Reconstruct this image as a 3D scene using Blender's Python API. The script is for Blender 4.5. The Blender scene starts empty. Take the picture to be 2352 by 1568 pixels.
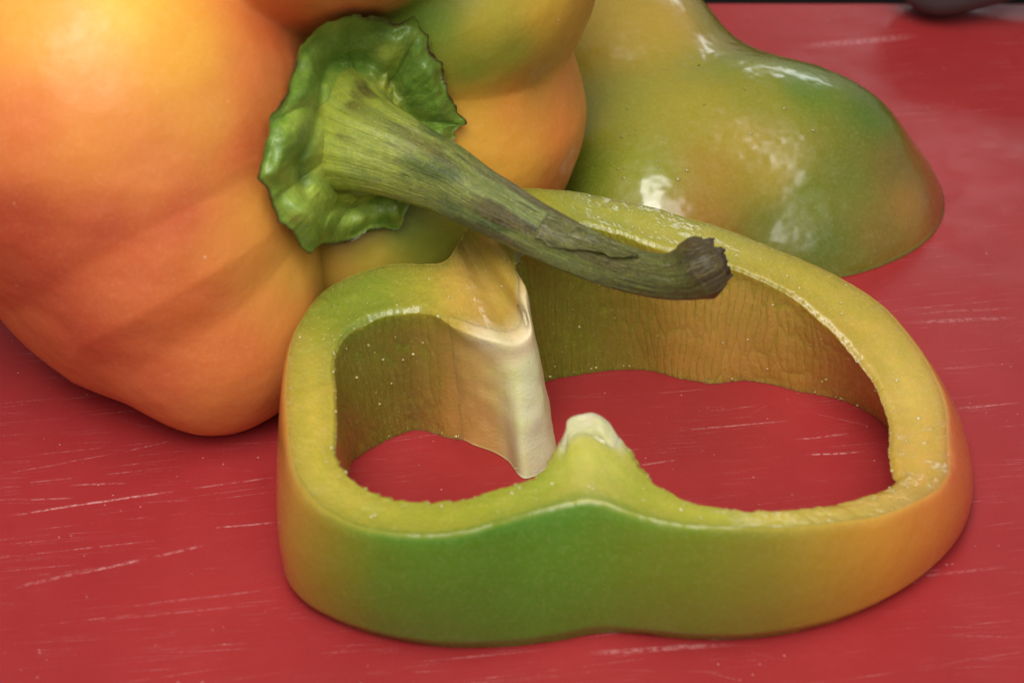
import bpy, math, random
import numpy as np
from mathutils import Vector, Matrix

# ------------------------------------------------------------------ camera, world, lamps, exposure
S = 0.01                                   # everything below is laid out in centimetres
scene = bpy.context.scene
col = scene.collection
TH, DIST, LENS = math.radians(38), 26.0, 70.0
PW, PH = 2352.0, 1568.0
FPX = PW * LENS / 36.0
FWD = np.array([0, math.cos(TH), -math.sin(TH)])
RGT = np.array([1.0, 0, 0])
UPV = np.cross(RGT, FWD)
CAM = -DIST * FWD
cd = bpy.data.cameras.new('camera'); cam = bpy.data.objects.new('camera', cd); col.objects.link(cam)
cd.sensor_width = 36; cd.lens = LENS; cd.clip_start = 0.005; cd.clip_end = 50
cam.location = CAM * S; cam.rotation_euler = (math.pi / 2 - TH, 0, 0)
cd.dof.use_dof = True; cd.dof.focus_distance = 25.2 * S; cd.dof.aperture_fstop = 32
scene.camera = cam

world = bpy.data.worlds.new('World'); scene.world = world; world.use_nodes = True
bg = world.node_tree.nodes['Background']
bg.inputs[0].default_value = (1.0, 0.97, 0.93, 1); bg.inputs[1].default_value = 0.21

def area(name, loc, target, size, watts, color, size_y=None):
    ld = bpy.data.lights.new(name, 'AREA'); ld.energy = watts; ld.color = color
    ld.size = size * S
    if size_y: ld.shape = 'RECTANGLE'; ld.size_y = size_y * S
    o = bpy.data.objects.new(name, ld); col.objects.link(o)
    o.location = Vector(loc) * S
    o.rotation_euler = (Vector(target) - Vector(loc)).to_track_quat('-Z', 'Y').to_euler()
    return o
area('key_lamp', (-5, -12, 42), (0, 0, 1), 13, 1.2, (1, 0.955, 0.89), 30)
area('front_fill', (4, -55, 72), (0, 0, 1), 70, 5.6, (1, 0.97, 0.93), 60)  # added soft fill to brighten the front faces; no ceiling is built
area('back_lamp', (15.5, 36, 18), (7, 6.5, 0), 12, 0.085, (0.95, 0.97, 1.0), 4)
scene.view_settings.view_transform = 'Standard'; scene.view_settings.look = 'None'
scene.cycles.max_bounces = 6; scene.cycles.diffuse_bounces = 3; scene.cycles.glossy_bounces = 3; scene.cycles.transmission_bounces = 2
scene.view_settings.gamma = 1; scene.view_settings.exposure = 0

# ------------------------------------------------------------------ helpers: layout
def ray(px, py):
    px = np.asarray(px, float); py = np.asarray(py, float)
    v = FWD * FPX + RGT * (px - PW / 2)[..., None] + UPV * (PH / 2 - py)[..., None]
    return v / np.linalg.norm(v, axis=-1, keepdims=True)
def G(px, py, z=0.0):
    v = ray(px, py); z = np.asarray(z, float)
    return CAM + v * ((z - CAM[2]) / v[..., 2])[..., None]
def nrm(v): return v / np.linalg.norm(v, axis=-1, keepdims=True)

# ------------------------------------------------------------------ helpers: noise
def _h(ix, iy, iz, s):
    n = (ix * 374761393 + iy * 668265263 + iz * 2147483647 + s * 1274126177) & 0xffffffff
    n = ((n ^ (n >> 13)) * 1274126177) & 0xffffffff
    n = n ^ (n >> 16)
    return (n & 0xffffff) / float(0xffffff)
def vnoise(p, seed=0):
    p = np.asarray(p, float); i = np.floor(p).astype(np.int64); f = p - i; f = f * f * (3 - 2 * f)
    r = 0
    for dx in (0, 1):
        for dy in (0, 1):
            for dz in (0, 1):
                w = (f[..., 0] if dx else 1 - f[..., 0]) * (f[..., 1] if dy else 1 - f[..., 1]) * (f[..., 2] if dz else 1 - f[..., 2])
                r = r + w * _h(i[..., 0] + dx, i[..., 1] + dy, i[..., 2] + dz, seed)
    return r * 2 - 1
def fbm(p, o=4, seed=0):
    p = np.asarray(p, float); a, r, t = 1.0, 0, 0
    for k in range(o):
        r = r + a * vnoise(p * 2 ** k + 17.3 * k, seed + k); t += a; a *= .5
    return r / t
def voro(u, v, seed=0):
    """F1, F2 of a jittered 2-D cell grid."""
    iu = np.floor(u).astype(np.int64); iv = np.floor(v).astype(np.int64)
    f1 = np.full(u.shape, 9.0); f2 = np.full(u.shape, 9.0)
    z = np.zeros_like(iu)
    for dx in (-1, 0, 1):
        for dy in (-1, 0, 1):
            cx = iu + dx + .15 + .7 * _h(iu + dx, iv + dy, z, seed); cy = iv + dy + .15 + .7 * _h(iu + dx, iv + dy, z + 1, seed)
            d = np.hypot(cx - u, cy - v)
            f2 = np.where(d < f1, f1, np.minimum(f2, d)); f1 = np.minimum(f1, d)
    return f1, f2
def sstep(a, b, x):
    t = np.clip((x - a) / (b - a), 0, 1); return t * t * (3 - 2 * t)
def lin(c):
    c = np.asarray(c, float) / 255.0
    return np.where(c <= .04045, c / 12.92, ((c + .055) / 1.055) ** 2.4)
def crom(P, u, closed):
    """Catmull-Rom through rows of P at parameters u (in index units)."""
    n = len(P); i = np.floor(u).astype(int); t = (u - i)[:, None]
    g = (lambda k: P[k % n]) if closed else (lambda k: P[np.clip(k, 0, n - 1)])
    a, b, c, d = g(i - 1), g(i), g(i + 1), g(i + 2)
    return .5 * (2 * b + (c - a) * t + (2 * a - 5 * b + 4 * c - d) * t ** 2 + (3 * b - a - 3 * c + d) * t ** 3)

# ------------------------------------------------------------------ helpers: meshes
def quads(n, m, cn=False, cm=False, off=0):
    I = np.arange(n if cn else n - 1)[:, None]; J = np.arange(m if cm else m - 1)[None, :]
    i2 = (I + 1) % n; j2 = (J + 1) % m
    f = np.stack([I * m + J, i2 * m + J, i2 * m + j2, I * m + j2], -1).reshape(-1, 4)
    return f + off
def mesh_obj(name, V, F, mat, parent=None, color=None, uv=None, aux=None, smooth=True, mats=None, midx=None, sharp=None):
    me = bpy.data.meshes.new(name)
    V = np.asarray(V, np.float64) * S; F = np.asarray(F)
    k = F.shape[1]
    me.vertices.add(len(V)); me.vertices.foreach_set('co', V.ravel().astype(np.float32))
    me.loops.add(F.size); me.loops.foreach_set('vertex_index', F.ravel().astype(np.int32))
    me.polygons.add(len(F)); me.polygons.foreach_set('loop_start', np.arange(0, F.size, k, dtype=np.int32))
    me.polygons.foreach_set('loop_total', np.full(len(F), k, np.int32))
    me.polygons.foreach_set('use_smooth', np.full(len(F), smooth, bool))
    me.update(calc_edges=True)
    if color is not None:
        at = me.attributes.new('tint', 'FLOAT_COLOR', 'POINT')
        c = np.ones((len(V), 4), np.float32); c[:, :3] = np.clip(color, 0, 1); at.data.foreach_set('color', c.ravel())
    if uv is not None:
        at = me.attributes.new('wrap', 'FLOAT_VECTOR', 'POINT')
        c = np.zeros((len(V), 3), np.float32); c[:, :uv.shape[1]] = uv; at.data.foreach_set('vector', c.ravel())
    if aux is not None:
        at = me.attributes.new('mask', 'FLOAT', 'POINT'); at.data.foreach_set('value', aux.astype(np.float32))
    for m in (mats or [mat]): me.materials.append(m)
    if midx is not None: me.polygons.foreach_set('material_index', midx.astype(np.int32))
    me.validate()
    if sharp: me.set_sharp_from_angle(angle=math.radians(sharp))
    o = bpy.data.objects.new(name, me); col.objects.link(o)
    if parent: o.parent = parent; o.matrix_parent_inverse = Matrix.Translation(-Vector(parent.location))
    return o
def orient(V, F):
    """Flip faces of a closed mesh if its signed volume is negative."""
    a, b, c = V[F[:, 0]], V[F[:, 1]], V[F[:, 2]]; vol = np.einsum('ij,ij->i', a, np.cross(b, c)).sum()
    if F.shape[1] == 4:
        d = V[F[:, 3]]; vol += np.einsum('ij,ij->i', a, np.cross(c, d)).sum()
    return F[:, ::-1] if vol < 0 else F
def empty(name, loc, label, cat, group=None):
    o = bpy.data.objects.new(name, None); col.objects.link(o); o.location = Vector(loc) * S
    o.empty_display_size = .01; o['label'] = label; o['category'] = cat
    if group: o['group'] = group
    return o
def weld(V, F, C=None, extra=None, tol=1e-4):
    key = np.round(V / tol).astype(np.int64)
    _, idx, inv = np.unique(key, axis=0, return_index=True, return_inverse=True)
    inv = inv.ravel(); F = inv[F]
    out = [V[idx], F]
    if C is not None: out.append(C[idx])
    if extra is not None: out += [e[idx] for e in extra]
    return out

# ------------------------------------------------------------------ helpers: materials
class NT:
    def __init__(s, name):
        s.m = bpy.data.materials.new(name); s.m.use_nodes = True; s.t = s.m.node_tree; s.n = s.t.nodes
        s.b = s.n['Principled BSDF']
    def add(s, typ, **kw):
        nd = s.n.new(typ)
        for k, v in kw.items():
            if k.startswith('i_'):
                key = k[2:]; key = int(key) if key.isdigit() else key.replace('_', ' ')
                s.link_or_set(nd.inputs[key], v)
            else: setattr(nd, k, v)
        return nd
    def link_or_set(s, sock, v):
        if isinstance(v, bpy.types.NodeSocket): s.t.links.new(v, sock)
        elif isinstance(v, bpy.types.Node): s.t.links.new(v.outputs[0], sock)
        else: sock.default_value = v
    def set(s, **kw):
        for k, v in kw.items(): s.link_or_set(s.b.inputs[k.replace('_', ' ')], v)
    def attr(s, name): return s.add('ShaderNodeAttribute', attribute_name=name)
    def coords(s, scale=(100, 100, 100), rot=(0, 0, 0), src=None):
        tc = src if src is not None else s.add('ShaderNodeTexCoord').outputs['Object']
        return s.add('ShaderNodeMapping', i_0=tc, i_2=rot, i_3=scale).outputs[0]
    def noise(s, vec, scale, detail=3, rough=.5, dist=0):
        return s.add('ShaderNodeTexNoise', i_Vector=vec, i_Scale=scale, i_Detail=detail, i_Roughness=rough, i_Distortion=dist).outputs[0]
    def ramp(s, x, lo, hi, a=0.0, b=1.0, smooth=True):
        r = s.add('ShaderNodeMapRange', i_0=x, i_1=lo, i_2=hi, i_3=a, i_4=b)
        if smooth: r.interpolation_type = 'SMOOTHSTEP'
        return r.outputs[0]
    def math(s, op, a, b=0.0, c=0.0): return s.add('ShaderNodeMath', operation=op, i_0=a, i_1=b, i_2=c).outputs[0]
    def mix(s, f, a, b, mode='MIX'):
        nd = s.n.new('ShaderNodeMix'); nd.data_type = 'RGBA'; nd.blend_type = mode
        s.link_or_set(nd.inputs[0], f); s.link_or_set(nd.inputs[6], a); s.link_or_set(nd.inputs[7], b)
        return nd.outputs[2]
    def bump(s, h, strength, dist_cm, normal=None):
        nd = s.add('ShaderNodeBump', i_Strength=strength, i_Distance=dist_cm * S, i_Height=h)
        if normal is not None: s.t.links.new(normal, nd.inputs['Normal'])
        return nd.outputs[0]

def skin_material(name, rough=.3, sss=.25, coat=.25, fine=1.0, crough=.12, spec=.5, speck=.3):
    m = NT(name); c = m.attr('tint').outputs[0]; v = m.coords()
    mott = m.noise(v, 2.6, 5, .6); fleck = m.noise(v, 22, 3, .6)
    c2 = m.mix(m.ramp(mott, .35, .7, 0, .22), c, m.mix(1.0, c, (1.0, .82, .62, 1), 'MULTIPLY'))
    c2 = m.mix(m.ramp(fleck, .45, .75, 0, .05), c2, (1, .85, .5, 1))
    spots = m.add('ShaderNodeTexVoronoi', i_Vector=v, i_Scale=2.2, feature='F1').outputs[0]
    sp = m.ramp(spots, .02, .06, 1, 0)
    c2 = m.mix(m.math('MULTIPLY', sp, speck), c2, (1, .9, .72, 1))
    b1 = m.bump(m.noise(v, 2.6, 3, .5), .16 * fine, .12)
    b2 = m.bump(m.noise(v, 42, 2, .5), .04 * fine, .02, b1)
    m.set(Base_Color=c2, Roughness=m.ramp(m.noise(v, 5, 4), .3, .7, rough - .07, rough + .12), Normal=b2, IOR=1.45,
          Subsurface_Weight=sss, Subsurface_Radius=(.9, .45, .12), Subsurface_Scale=.28 * S,
          Coat_Weight=coat, Coat_Roughness=crough, Specular_IOR_Level=spec)
    m.b.subsurface_method = 'RANDOM_WALK'
    return m.m

def flesh_material(name, radius=(1.0, .75, .18), rough=.33, sss=.75, coat=.5):
    m = NT(name); c = m.attr('tint').outputs[0]; v = m.coords()
    grain = m.noise(v, 26, 3, .65); cloud = m.noise(v, 4.2, 4, .6)
    c2 = m.mix(m.ramp(cloud, .35, .68, 0, .55), c, m.mix(1.0, c, (.80, .92, .62, 1), 'MULTIPLY'))
    c2 = m.mix(m.ramp(grain, .52, .72, 0, .16), c2, (.90, .78, .34, 1))
    n = m.bump(m.noise(v, 30, 3, .6), .35, .03)
    n = m.bump(m.noise(v, 75, 2, .5), .30, .012, n)
    m.set(Base_Color=c2, Roughness=m.ramp(grain, .35, .65, rough + .12, rough - .16), Normal=n, IOR=1.4,
          Subsurface_Weight=sss, Subsurface_Radius=radius, Subsurface_Scale=.30 * S, Coat_Weight=coat, Coat_Roughness=.10)
    m.b.subsurface_method = 'RANDOM_WALK'
    return m.m

def board_material():
    m = NT('red_plastic'); v = m.coords()
    big = m.noise(v, .35, 4, .6); fine = m.noise(v, 9, 4, .6)
    base = m.mix(m.ramp(big, .3, .7), (.285, .021, .023, 1), (.335, .027, .029, 1))
    base = m.mix(m.ramp(fine, .4, .7, 0, .2), base, (.28, .02, .024, 1))
    base = m.mix(m.ramp(m.noise(v, 60, 2, .6), .35, .7, 0, .16), base, (.46, .06, .06, 1))
    total = None
    def plus(x):
        nonlocal total
        total = x if total is None else m.math('MAXIMUM', total, x)
    # hair-fine knife marks, slightly rising to the right
    for ang, sx, sy, lo, hi, amt, warp in ((.13, .40, 50, .63, .73, .36, .0), (.20, .22, 40, .65, .74, .38, .3), (.07, .5, 66, .64, .73, .34, .6), (-.03, .3, 44, .68, .75, .32, .9), (.16, .18, 32, .66, .74, .45, 1.3), (-.35, .25, 30, .70, .77, .28, 1.7), (.62, .3, 34, .71, .78, .25, 2.1)):
        vv = m.coords((100 * 1, 100, 100), (0, 0, -ang))
        vv = m.add('ShaderNodeMapping', i_0=vv, i_1=(warp * 9, warp * 5, 0), i_3=(sx, sy, 1)).outputs[0]
        ln = m.ramp(m.noise(vv, 1.0, 2, .5), lo, hi, 0, amt)
        brk = m.ramp(m.noise(v, .6 + warp, 3, .7), .44, .66)
        speck = m.ramp(m.noise(v, 26, 2, .6), .38, .62, .2, 1)
        plus(m.math('MULTIPLY', m.math('MULTIPLY', ln, brk), speck))
    # the deeper cuts one can pick out: (start px, end px, width cm, strength)
    cuts = [((0, 1187), (430, 1122), .020, .95), ((430, 1122), (640, 1096), .018, .45), ((170, 1320), (345, 1280), .026, .7), ((20, 1352), (200, 1312), .035, .35),
            ((345, 1280), (480, 1250), .03, .4), ((480, 1213), (640, 1198), .014, .9), ((40, 1147), (180, 1143), .015, .45), ((150, 1115), (300, 1110), .015, .5),
            ((2060, 742), (2352, 728), .045, .34), ((2070, 722), (2352, 706), .03, .2), ((1300, 1055), (1480, 1028), .02, .5), ((1460, 1070), (1560, 1055), .02, .5),
            ((1840, 1046), (1990, 1036), .018, .8), ((1820, 1010), (1960, 993), .022, .5), ((1540, 990), (1830, 965), .016, .55), ((250, 1395), (640, 1352), .02, .25),
            ((190, 1425), (640, 1383), .02, .2), ((1820, 110), (2120, 82), .12, .4), ((0, 1090), (280, 1038), .012, .4), ((280, 1038), (400, 1010), .012, .5),
            ((1330, 1500), (1700, 1478), .05, .4), ((2030, 1330), (2330, 1300), .03, .2), ((2180, 940), (2352, 925), .02, .4)]
    sep = m.add('ShaderNodeSeparateXYZ', i_0=v); X, Yc = sep.outputs[0], sep.outputs[1]
    wob = m.ramp(m.noise(v, 1.3, 3), 0, 1, -.035, .035, False)
    spk = m.ramp(m.noise(v, 14, 3, .7), .36, .62)
    for a, b, w, k in cuts:
        A, B = G(*a), G(*b); d = (B - A)[:2]; L = float(np.hypot(*d)); d = d / L
        u = m.math('ADD', m.math('MULTIPLY', X, float(d[0])), m.math('MULTIPLY_ADD', Yc, float(d[1]), float(-(A[:2] @ d))))
        t = m.math('ADD', m.math('MULTIPLY', X, float(-d[1])), m.math('MULTIPLY_ADD', Yc, float(d[0]), float(A[0] * d[1] - A[1] * d[0])))
        t = m.math('ABSOLUTE', m.math('ADD', t, wob))
        e = m.math('MULTIPLY', m.ramp(u, 0, min(1, L * .3)), m.ramp(u, L - min(1, L * .3), L, 1, 0))
        plus(m.math('MULTIPLY', m.math('MULTIPLY', m.math('MULTIPLY', m.ramp(t, w * .3, w, 1, 0), e), spk), k * .62))
    # pin-prick specks and glints, painted into the colour as pale dots
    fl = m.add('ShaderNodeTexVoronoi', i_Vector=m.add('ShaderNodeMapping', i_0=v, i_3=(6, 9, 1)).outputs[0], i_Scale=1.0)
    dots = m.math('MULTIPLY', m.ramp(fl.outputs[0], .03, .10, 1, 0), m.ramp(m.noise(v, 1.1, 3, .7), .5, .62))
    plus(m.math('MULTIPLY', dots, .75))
    stain = m.ramp(m.noise(v, .9, 2), .68, .76, 0, .35)
    base = m.mix(stain, base, (.22, .012, .016, 1))
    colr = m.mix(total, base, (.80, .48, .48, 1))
    n = m.bump(m.noise(v, 55, 3, .6), .12, .015)
    n = m.bump(total, .35, .02, n)
    m.set(Base_Color=colr, Roughness=m.ramp(m.noise(v, 1.6, 4, .6), .3, .7, .32, .46), Normal=n, IOR=1.45, Specular_IOR_Level=.30)
    return m.m

def plain(name, c, rough, bump=.0, scale=10, **kw):
    m = NT(name); v = m.coords()
    f = m.noise(v, scale, 4, .6)
    m.set(Base_Color=m.mix(m.ramp(f, .3, .7), tuple(x * .75 for x in c[:3]) + (1,), tuple(c[:3]) + (1,)), Roughness=rough, **kw)
    if bump: m.set(Normal=m.bump(f, bump, .03))
    return m.m

MAT_SKIN = skin_material('pepper_skin', .42, .3, .08, 1.0, .25, .42)
MAT_RIND = skin_material('cut_rind', .28, .15, .45, .7, .12, .5, .0)
MAT_CHEEK = skin_material('wet_pepper_skin', .27, .25, .8, .45, .17, .5, .1)
MAT_FLESH = flesh_material('cut_flesh')
MAT_PITH = flesh_material('pith', (.9, .75, .55), .62, .45, .08)
MAT_BOARD = board_material()

def green_material(name, rough, bumpy):
    m = NT(name); c = m.attr('tint').outputs[0]; v = m.coords(); w = m.attr('wrap').outputs[1]
    fib = m.noise(m.add('ShaderNodeMapping', i_0=w, i_3=(1.2, 26, 1)).outputs[0], 1.0, 5, .65)
    fk = m.math('MULTIPLY_ADD', m.attr('mask').outputs[2], .85, .15); blot = m.noise(v, 9, 5, .65); dots = m.noise(v, 34, 3, .6)
    c2 = m.mix(m.math('MULTIPLY', fk, m.ramp(fib, .36, .62, 0, .62 * bumpy)), c, m.mix(1.0, c, (.42, .34, .28, 1), 'MULTIPLY'))
    fib2 = m.noise(m.add('ShaderNodeMapping', i_0=w, i_1=(7, 3, 0), i_3=(2.6, 9, 1)).outputs[0], 1.0, 6, .7)
    c2 = m.mix(m.math('MULTIPLY', fk, m.ramp(fib2, .56, .70, 0, .75 * bumpy)), c2, (.34, .32, .24, 1))
    c2 = m.mix(m.math('MULTIPLY', fk, m.ramp(fib2, .46, .34, 0, .9 * bumpy)), c2, (.035, .030, .018, 1))
    c2 = m.mix(m.ramp(blot, .42, .66, 0, .5), c2, m.mix(1.0, c2, (1.5, 1.35, 1.1, 1), 'MULTIPLY'))
    c2 = m.mix(m.ramp(dots, .52, .72, 0, .25), c2, (.50, .52, .20, 1))
    n = m.bump(m.math('MULTIPLY', fib, fk), .8 * bumpy, .07); n = m.bump(m.math('MULTIPLY', fib2, fk), .6 * bumpy, .06, n); n = m.bump(blot, .35, .05, n); n = m.bump(dots, .3, .015, n)
    m.set(Base_Color=c2, Roughness=m.ramp(blot, .35, .65, rough + .12, rough - .1), Normal=n, Coat_Weight=.15, Coat_Roughness=.2,
          Subsurface_Weight=.08, Subsurface_Radius=(.6, .8, .2), Subsurface_Scale=.12 * S)
    return m.m
MAT_STEM = green_material('woody_stem', .34, 1.0)
MAT_CALYX = green_material('calyx_leaf', .34, .35)
MAT_BEAD = plain('clear_juice', (.62, .56, .24), .04, Coat_Weight=1.0, Coat_Roughness=.02)
MAT_DROP = plain('water_drop', (.33, .31, .09), .04, Coat_Weight=1.0, Coat_Roughness=.02)

# ------------------------------------------------------------------ the setting: board and counter
def slab(name, x0, x1, y0, y1, z0, z1, bev, mat):
    pr = [(0, z0)] + [(0, z1 - bev)] + [(bev * (1 - math.cos(t)), z1 - bev * (1 - math.sin(t))) for t in np.linspace(.2, math.pi / 2, 6)]
    def loop(ins, z, r=1.2):
        pts = []
        for cx, cy, a0 in ((x1 - r, y1 - r, 0), (x0 + r, y1 - r, 90), (x0 + r, y0 + r, 180), (x1 - r, y0 + r, 270)):
            for t in np.radians(np.linspace(a0, a0 + 90, 9)): pts.append((cx + (r - ins) * math.cos(t), cy + (r - ins) * math.sin(t), z))
        return pts
    V = np.array([loop(i, z) for i, z in pr]); n, m_, _ = V.shape
    Vf = V.reshape(-1, 3); F = [list(f) for f in quads(n, m_, False, True)]
    me = bpy.data.meshes.new(name); F.append(list(range((n - 1) * m_, n * m_))); F.append(list(range(m_))[::-1])
    F = [f[::-1] if k < len(F) - 2 else f for k, f in enumerate(F)]
    me.from_pydata([tuple(p * S) for p in Vf], [], F); me.materials.append(mat)
    o = bpy.data.objects.new(name, me); col.objects.link(o); o['kind'] = 'structure'
    return o
board = slab('cutting_board', -19, 19, -13, 9.35, -1.1, 0.0, .28, MAT_BOARD)
counter = slab('countertop', -45, 45, -30, 45, -4, -1.12, .3, plain('dark_counter', (.006, .005, .005), .9, .1, Specular_IOR_Level=.1))

# ------------------------------------------------------------------ lobed bodies (smooth unions of ellipsoids)
class Lobes:
    def __init__(s, frame, lobes, k): s.R = frame; s.L = lobes; s.k = k
    def each(s, p):
        out = []
        for c, r in s.L:
            q = (p - c) @ s.R.T; r = np.asarray(r)
            k0 = np.linalg.norm(q / r, axis=-1); k1 = np.linalg.norm(q / (r * r), axis=-1) + 1e-9
            out.append(k0 * (k0 - 1) / k1)
        return np.array(out)
    def sdf(s, p, k=None):
        k = k or s.k; d = s.each(p); m = d.min(0)
        return m - k * np.log(np.exp(-(d - m) / k).sum(0))
    def radial(s, c, dirs, rmax, k=None):
        t = np.full(dirs.shape[:-1], rmax)
        for _ in range(70):
            t = t - .75 * s.sdf(c + dirs * t[..., None], k)
        return t
    def hit(s, px, py, off=0.0, k=None):
        v = ray(px, py); t = np.full(v.shape[:-1], 17.0)
        for _ in range(110):
            t = np.minimum(t + .7 * (s.sdf(CAM + v * t[..., None], k) - off), 40)
        return CAM + v * t[..., None], t < 39.5
def idw(P, pts, cols, h=1.0):
    d2 = ((P[:, None, :] - pts[None]) ** 2).sum(-1)
    w = 1 / (d2 + h * h * .08) ** 1.6
    return (w @ cols) / w.sum(1, keepdims=True)
def sphere_dirs(axis, n, m):
    a = nrm(axis); e1 = nrm(np.cross(a, [0, 0, 1.0])); e2 = np.cross(a, e1)
    th = np.linspace(0, math.pi, n)[:, None]; ph = np.linspace(0, 2 * math.pi, m, endpoint=False)[None]
    return (np.cos(th)[..., None] * a + np.sin(th)[..., None] * (np.cos(ph)[..., None] * e1 + np.sin(ph)[..., None] * e2))

# ------------------------------------------------------------------ the whole pepper
AX = nrm(np.array([.36, -.90, .25]))
ER = nrm(np.cross(AX, [0, 0, 1.0])); ER = -ER if ER[0] < 0 else ER
EU = np.cross(AX, ER); EU = -EU if EU[2] < 0 else EU
FR = np.array([ER, EU, AX])
pep_lobes = [(np.array([-5.01, 0.41, 3.36]), (2.62, 2.80, 2.95)),
             (np.array([-4.52, -0.18, 2.49]), (2.06, 2.50, 2.43)),
             (np.array([-3.68, -1.27, 1.68]), (1.36, 1.74, 1.11)),
             (np.array([-1.08, 2.01, 2.44]), (2.04, 2.42, 1.84)),
             (np.array([-0.98, 2.36, 4.09]), (2.06, 1.98, 2.08)),
             (np.array([-2.50, 1.93, 5.80]), (2.16, 1.87, 3.09)),
             (np.array([-2.95, 2.6, 3.35]), (2.5, 2.5, 2.2)),
             (np.array([-2.25, .62, 1.25]), (1.2, 1.2, 1.2)),
             (np.array([-1.25, .85, 1.45]), (1.05, 1.1, 1.05)),
             (np.array([-4.45, -.62, 1.72]), (1.5, 1.66, 1.35)),
             (np.array([-3.12, -.98, .98]), (.72, .85, .75)),
             (np.array([-5.15, -.02, 1.95]), (1.6, 1.85, 1.6)),
             (np.array([-4.3, 3.6, 3.3]), (3.0, 2.9, 3.0))]
pep = Lobes(FR, pep_lobes, .15)
zmin = None
PC = np.array([-2.95, 1.5, 3.2])
D = sphere_dirs(AX, 330, 480)
T = pep.radial(PC, D, 9.0)
PV = PC + D * T[..., None]
sh = np.array([0, 0, -PV[..., 2].min()])
print('pepper lowest', PV[..., 2].min(), PV.reshape(-1, 3).min(0), PV.reshape(-1, 3).max(0))
nP = PV.shape
flat = PV.reshape(-1, 3)
flat = flat + nrm(flat - PC) * (.035 * fbm(flat * .8, 3, 5) + .006 * fbm(flat * 5, 3, 9))[:, None]
_l6 = np.sort(Lobes(FR, pep_lobes[:6], .1).each(flat), axis=0); _gap = _l6[1] - _l6[0]
_gap = _gap + .10 * fbm(flat * 1.1, 2, 55)
flat = flat - nrm(flat - PC) * (.14 * sstep(.7, 2.2, flat[:, 2]) * np.exp(-(np.maximum(_gap, 0) / .32) ** 1.4) - .05 * np.exp(-((_gap - .75) / .35) ** 2))[:, None]
flat[:, 2] = np.maximum(flat[:, 2], .004)
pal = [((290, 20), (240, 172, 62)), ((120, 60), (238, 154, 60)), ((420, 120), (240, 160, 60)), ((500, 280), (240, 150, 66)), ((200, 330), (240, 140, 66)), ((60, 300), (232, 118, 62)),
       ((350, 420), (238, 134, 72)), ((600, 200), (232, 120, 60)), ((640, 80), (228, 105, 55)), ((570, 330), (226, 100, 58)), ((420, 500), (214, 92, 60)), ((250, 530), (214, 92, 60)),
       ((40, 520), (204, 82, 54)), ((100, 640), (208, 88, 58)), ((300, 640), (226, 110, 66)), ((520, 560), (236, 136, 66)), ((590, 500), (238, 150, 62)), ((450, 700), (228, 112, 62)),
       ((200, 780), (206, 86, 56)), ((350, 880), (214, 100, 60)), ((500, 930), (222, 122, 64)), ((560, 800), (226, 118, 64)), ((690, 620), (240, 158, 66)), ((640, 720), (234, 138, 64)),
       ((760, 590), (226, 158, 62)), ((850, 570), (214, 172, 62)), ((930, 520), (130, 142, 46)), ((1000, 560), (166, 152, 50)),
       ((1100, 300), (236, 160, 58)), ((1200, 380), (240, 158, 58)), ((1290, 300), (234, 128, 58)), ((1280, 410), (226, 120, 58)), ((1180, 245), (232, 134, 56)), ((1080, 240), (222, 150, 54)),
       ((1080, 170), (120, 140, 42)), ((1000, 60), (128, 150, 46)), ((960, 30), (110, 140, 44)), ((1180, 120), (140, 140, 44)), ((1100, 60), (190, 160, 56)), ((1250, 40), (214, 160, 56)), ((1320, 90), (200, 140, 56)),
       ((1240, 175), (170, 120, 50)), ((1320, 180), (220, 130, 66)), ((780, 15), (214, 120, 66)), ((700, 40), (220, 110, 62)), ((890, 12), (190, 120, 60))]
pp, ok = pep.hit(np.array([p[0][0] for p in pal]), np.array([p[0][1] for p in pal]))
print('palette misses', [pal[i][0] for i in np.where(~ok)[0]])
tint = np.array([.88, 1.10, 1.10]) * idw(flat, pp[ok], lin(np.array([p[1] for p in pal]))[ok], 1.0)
pepper = empty('bell_pepper', (PC[0], PC[1], 0), 'whole orange bell pepper with a curved green stem, lying on its side behind the ring', 'bell pepper')
Fq = quads(nP[0], nP[1], False, True)
Vw, Fw, Cw = weld(flat, Fq, tint)
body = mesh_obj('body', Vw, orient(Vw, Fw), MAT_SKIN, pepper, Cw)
body['label'] = 'orange lobed skin turning green beside the stem'

# calyx: crumpled leafy collar draped over the shoulders
outline = np.array([(831, 38), (887, 44), (920, 53), (952, 41), (962, 60), (980, 85), (986, 117), (1010, 137), (1021, 161), (1021, 193), (1033, 226), (1057, 262), (1073, 284), (1053, 292), (1041, 312),
                    (1030, 350), (1000, 400), (965, 440), (940, 467), (924, 496), (916, 524), (880, 524), (851, 528), (815, 548), (779, 560), (742, 558), (718, 572), (710, 585), (694, 572), (678, 544), (650, 520),
                    (630, 488), (614, 435), (589, 407), (603, 363), (613, 306), (622, 266), (646, 226), (674, 161), (690, 113), (710, 81), (759, 52), (799, 40)], float)
cc = np.array([826.0, 318.0])
NA, NR = 520, 70
u = np.linspace(0, len(outline), NA, endpoint=False)
ob = crom(outline, u, True)
jit = vnoise(np.stack([u * 2.2, u * 0, u * 0], -1), 3) * 4 + vnoise(np.stack([u * 6, u * 0, u * 0], -1), 4) * 2
ob = ob + nrm(ob - cc) * jit[:, None]
rho = np.linspace(0, 1, NR) ** .8
PX = cc[None, None] + (ob[:, None] - cc) * rho[None, :, None]
CP, okc = pep.hit(PX[..., 0], PX[..., 1], .07, .22)
for _ in range(30):                          # the collar bridges the furrows instead of dipping into them
    CP[:, 1:-1] = .5 * CP[:, 1:-1] + .125 * (np.roll(CP, 1, 0) + np.roll(CP, -1, 0))[:, 1:-1] + .125 * (CP[:, 2:] + CP[:, :-2])
print('calyx misses', (~okc).sum())
NC = nrm(np.array([.22, -.80, .55]))
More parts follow.
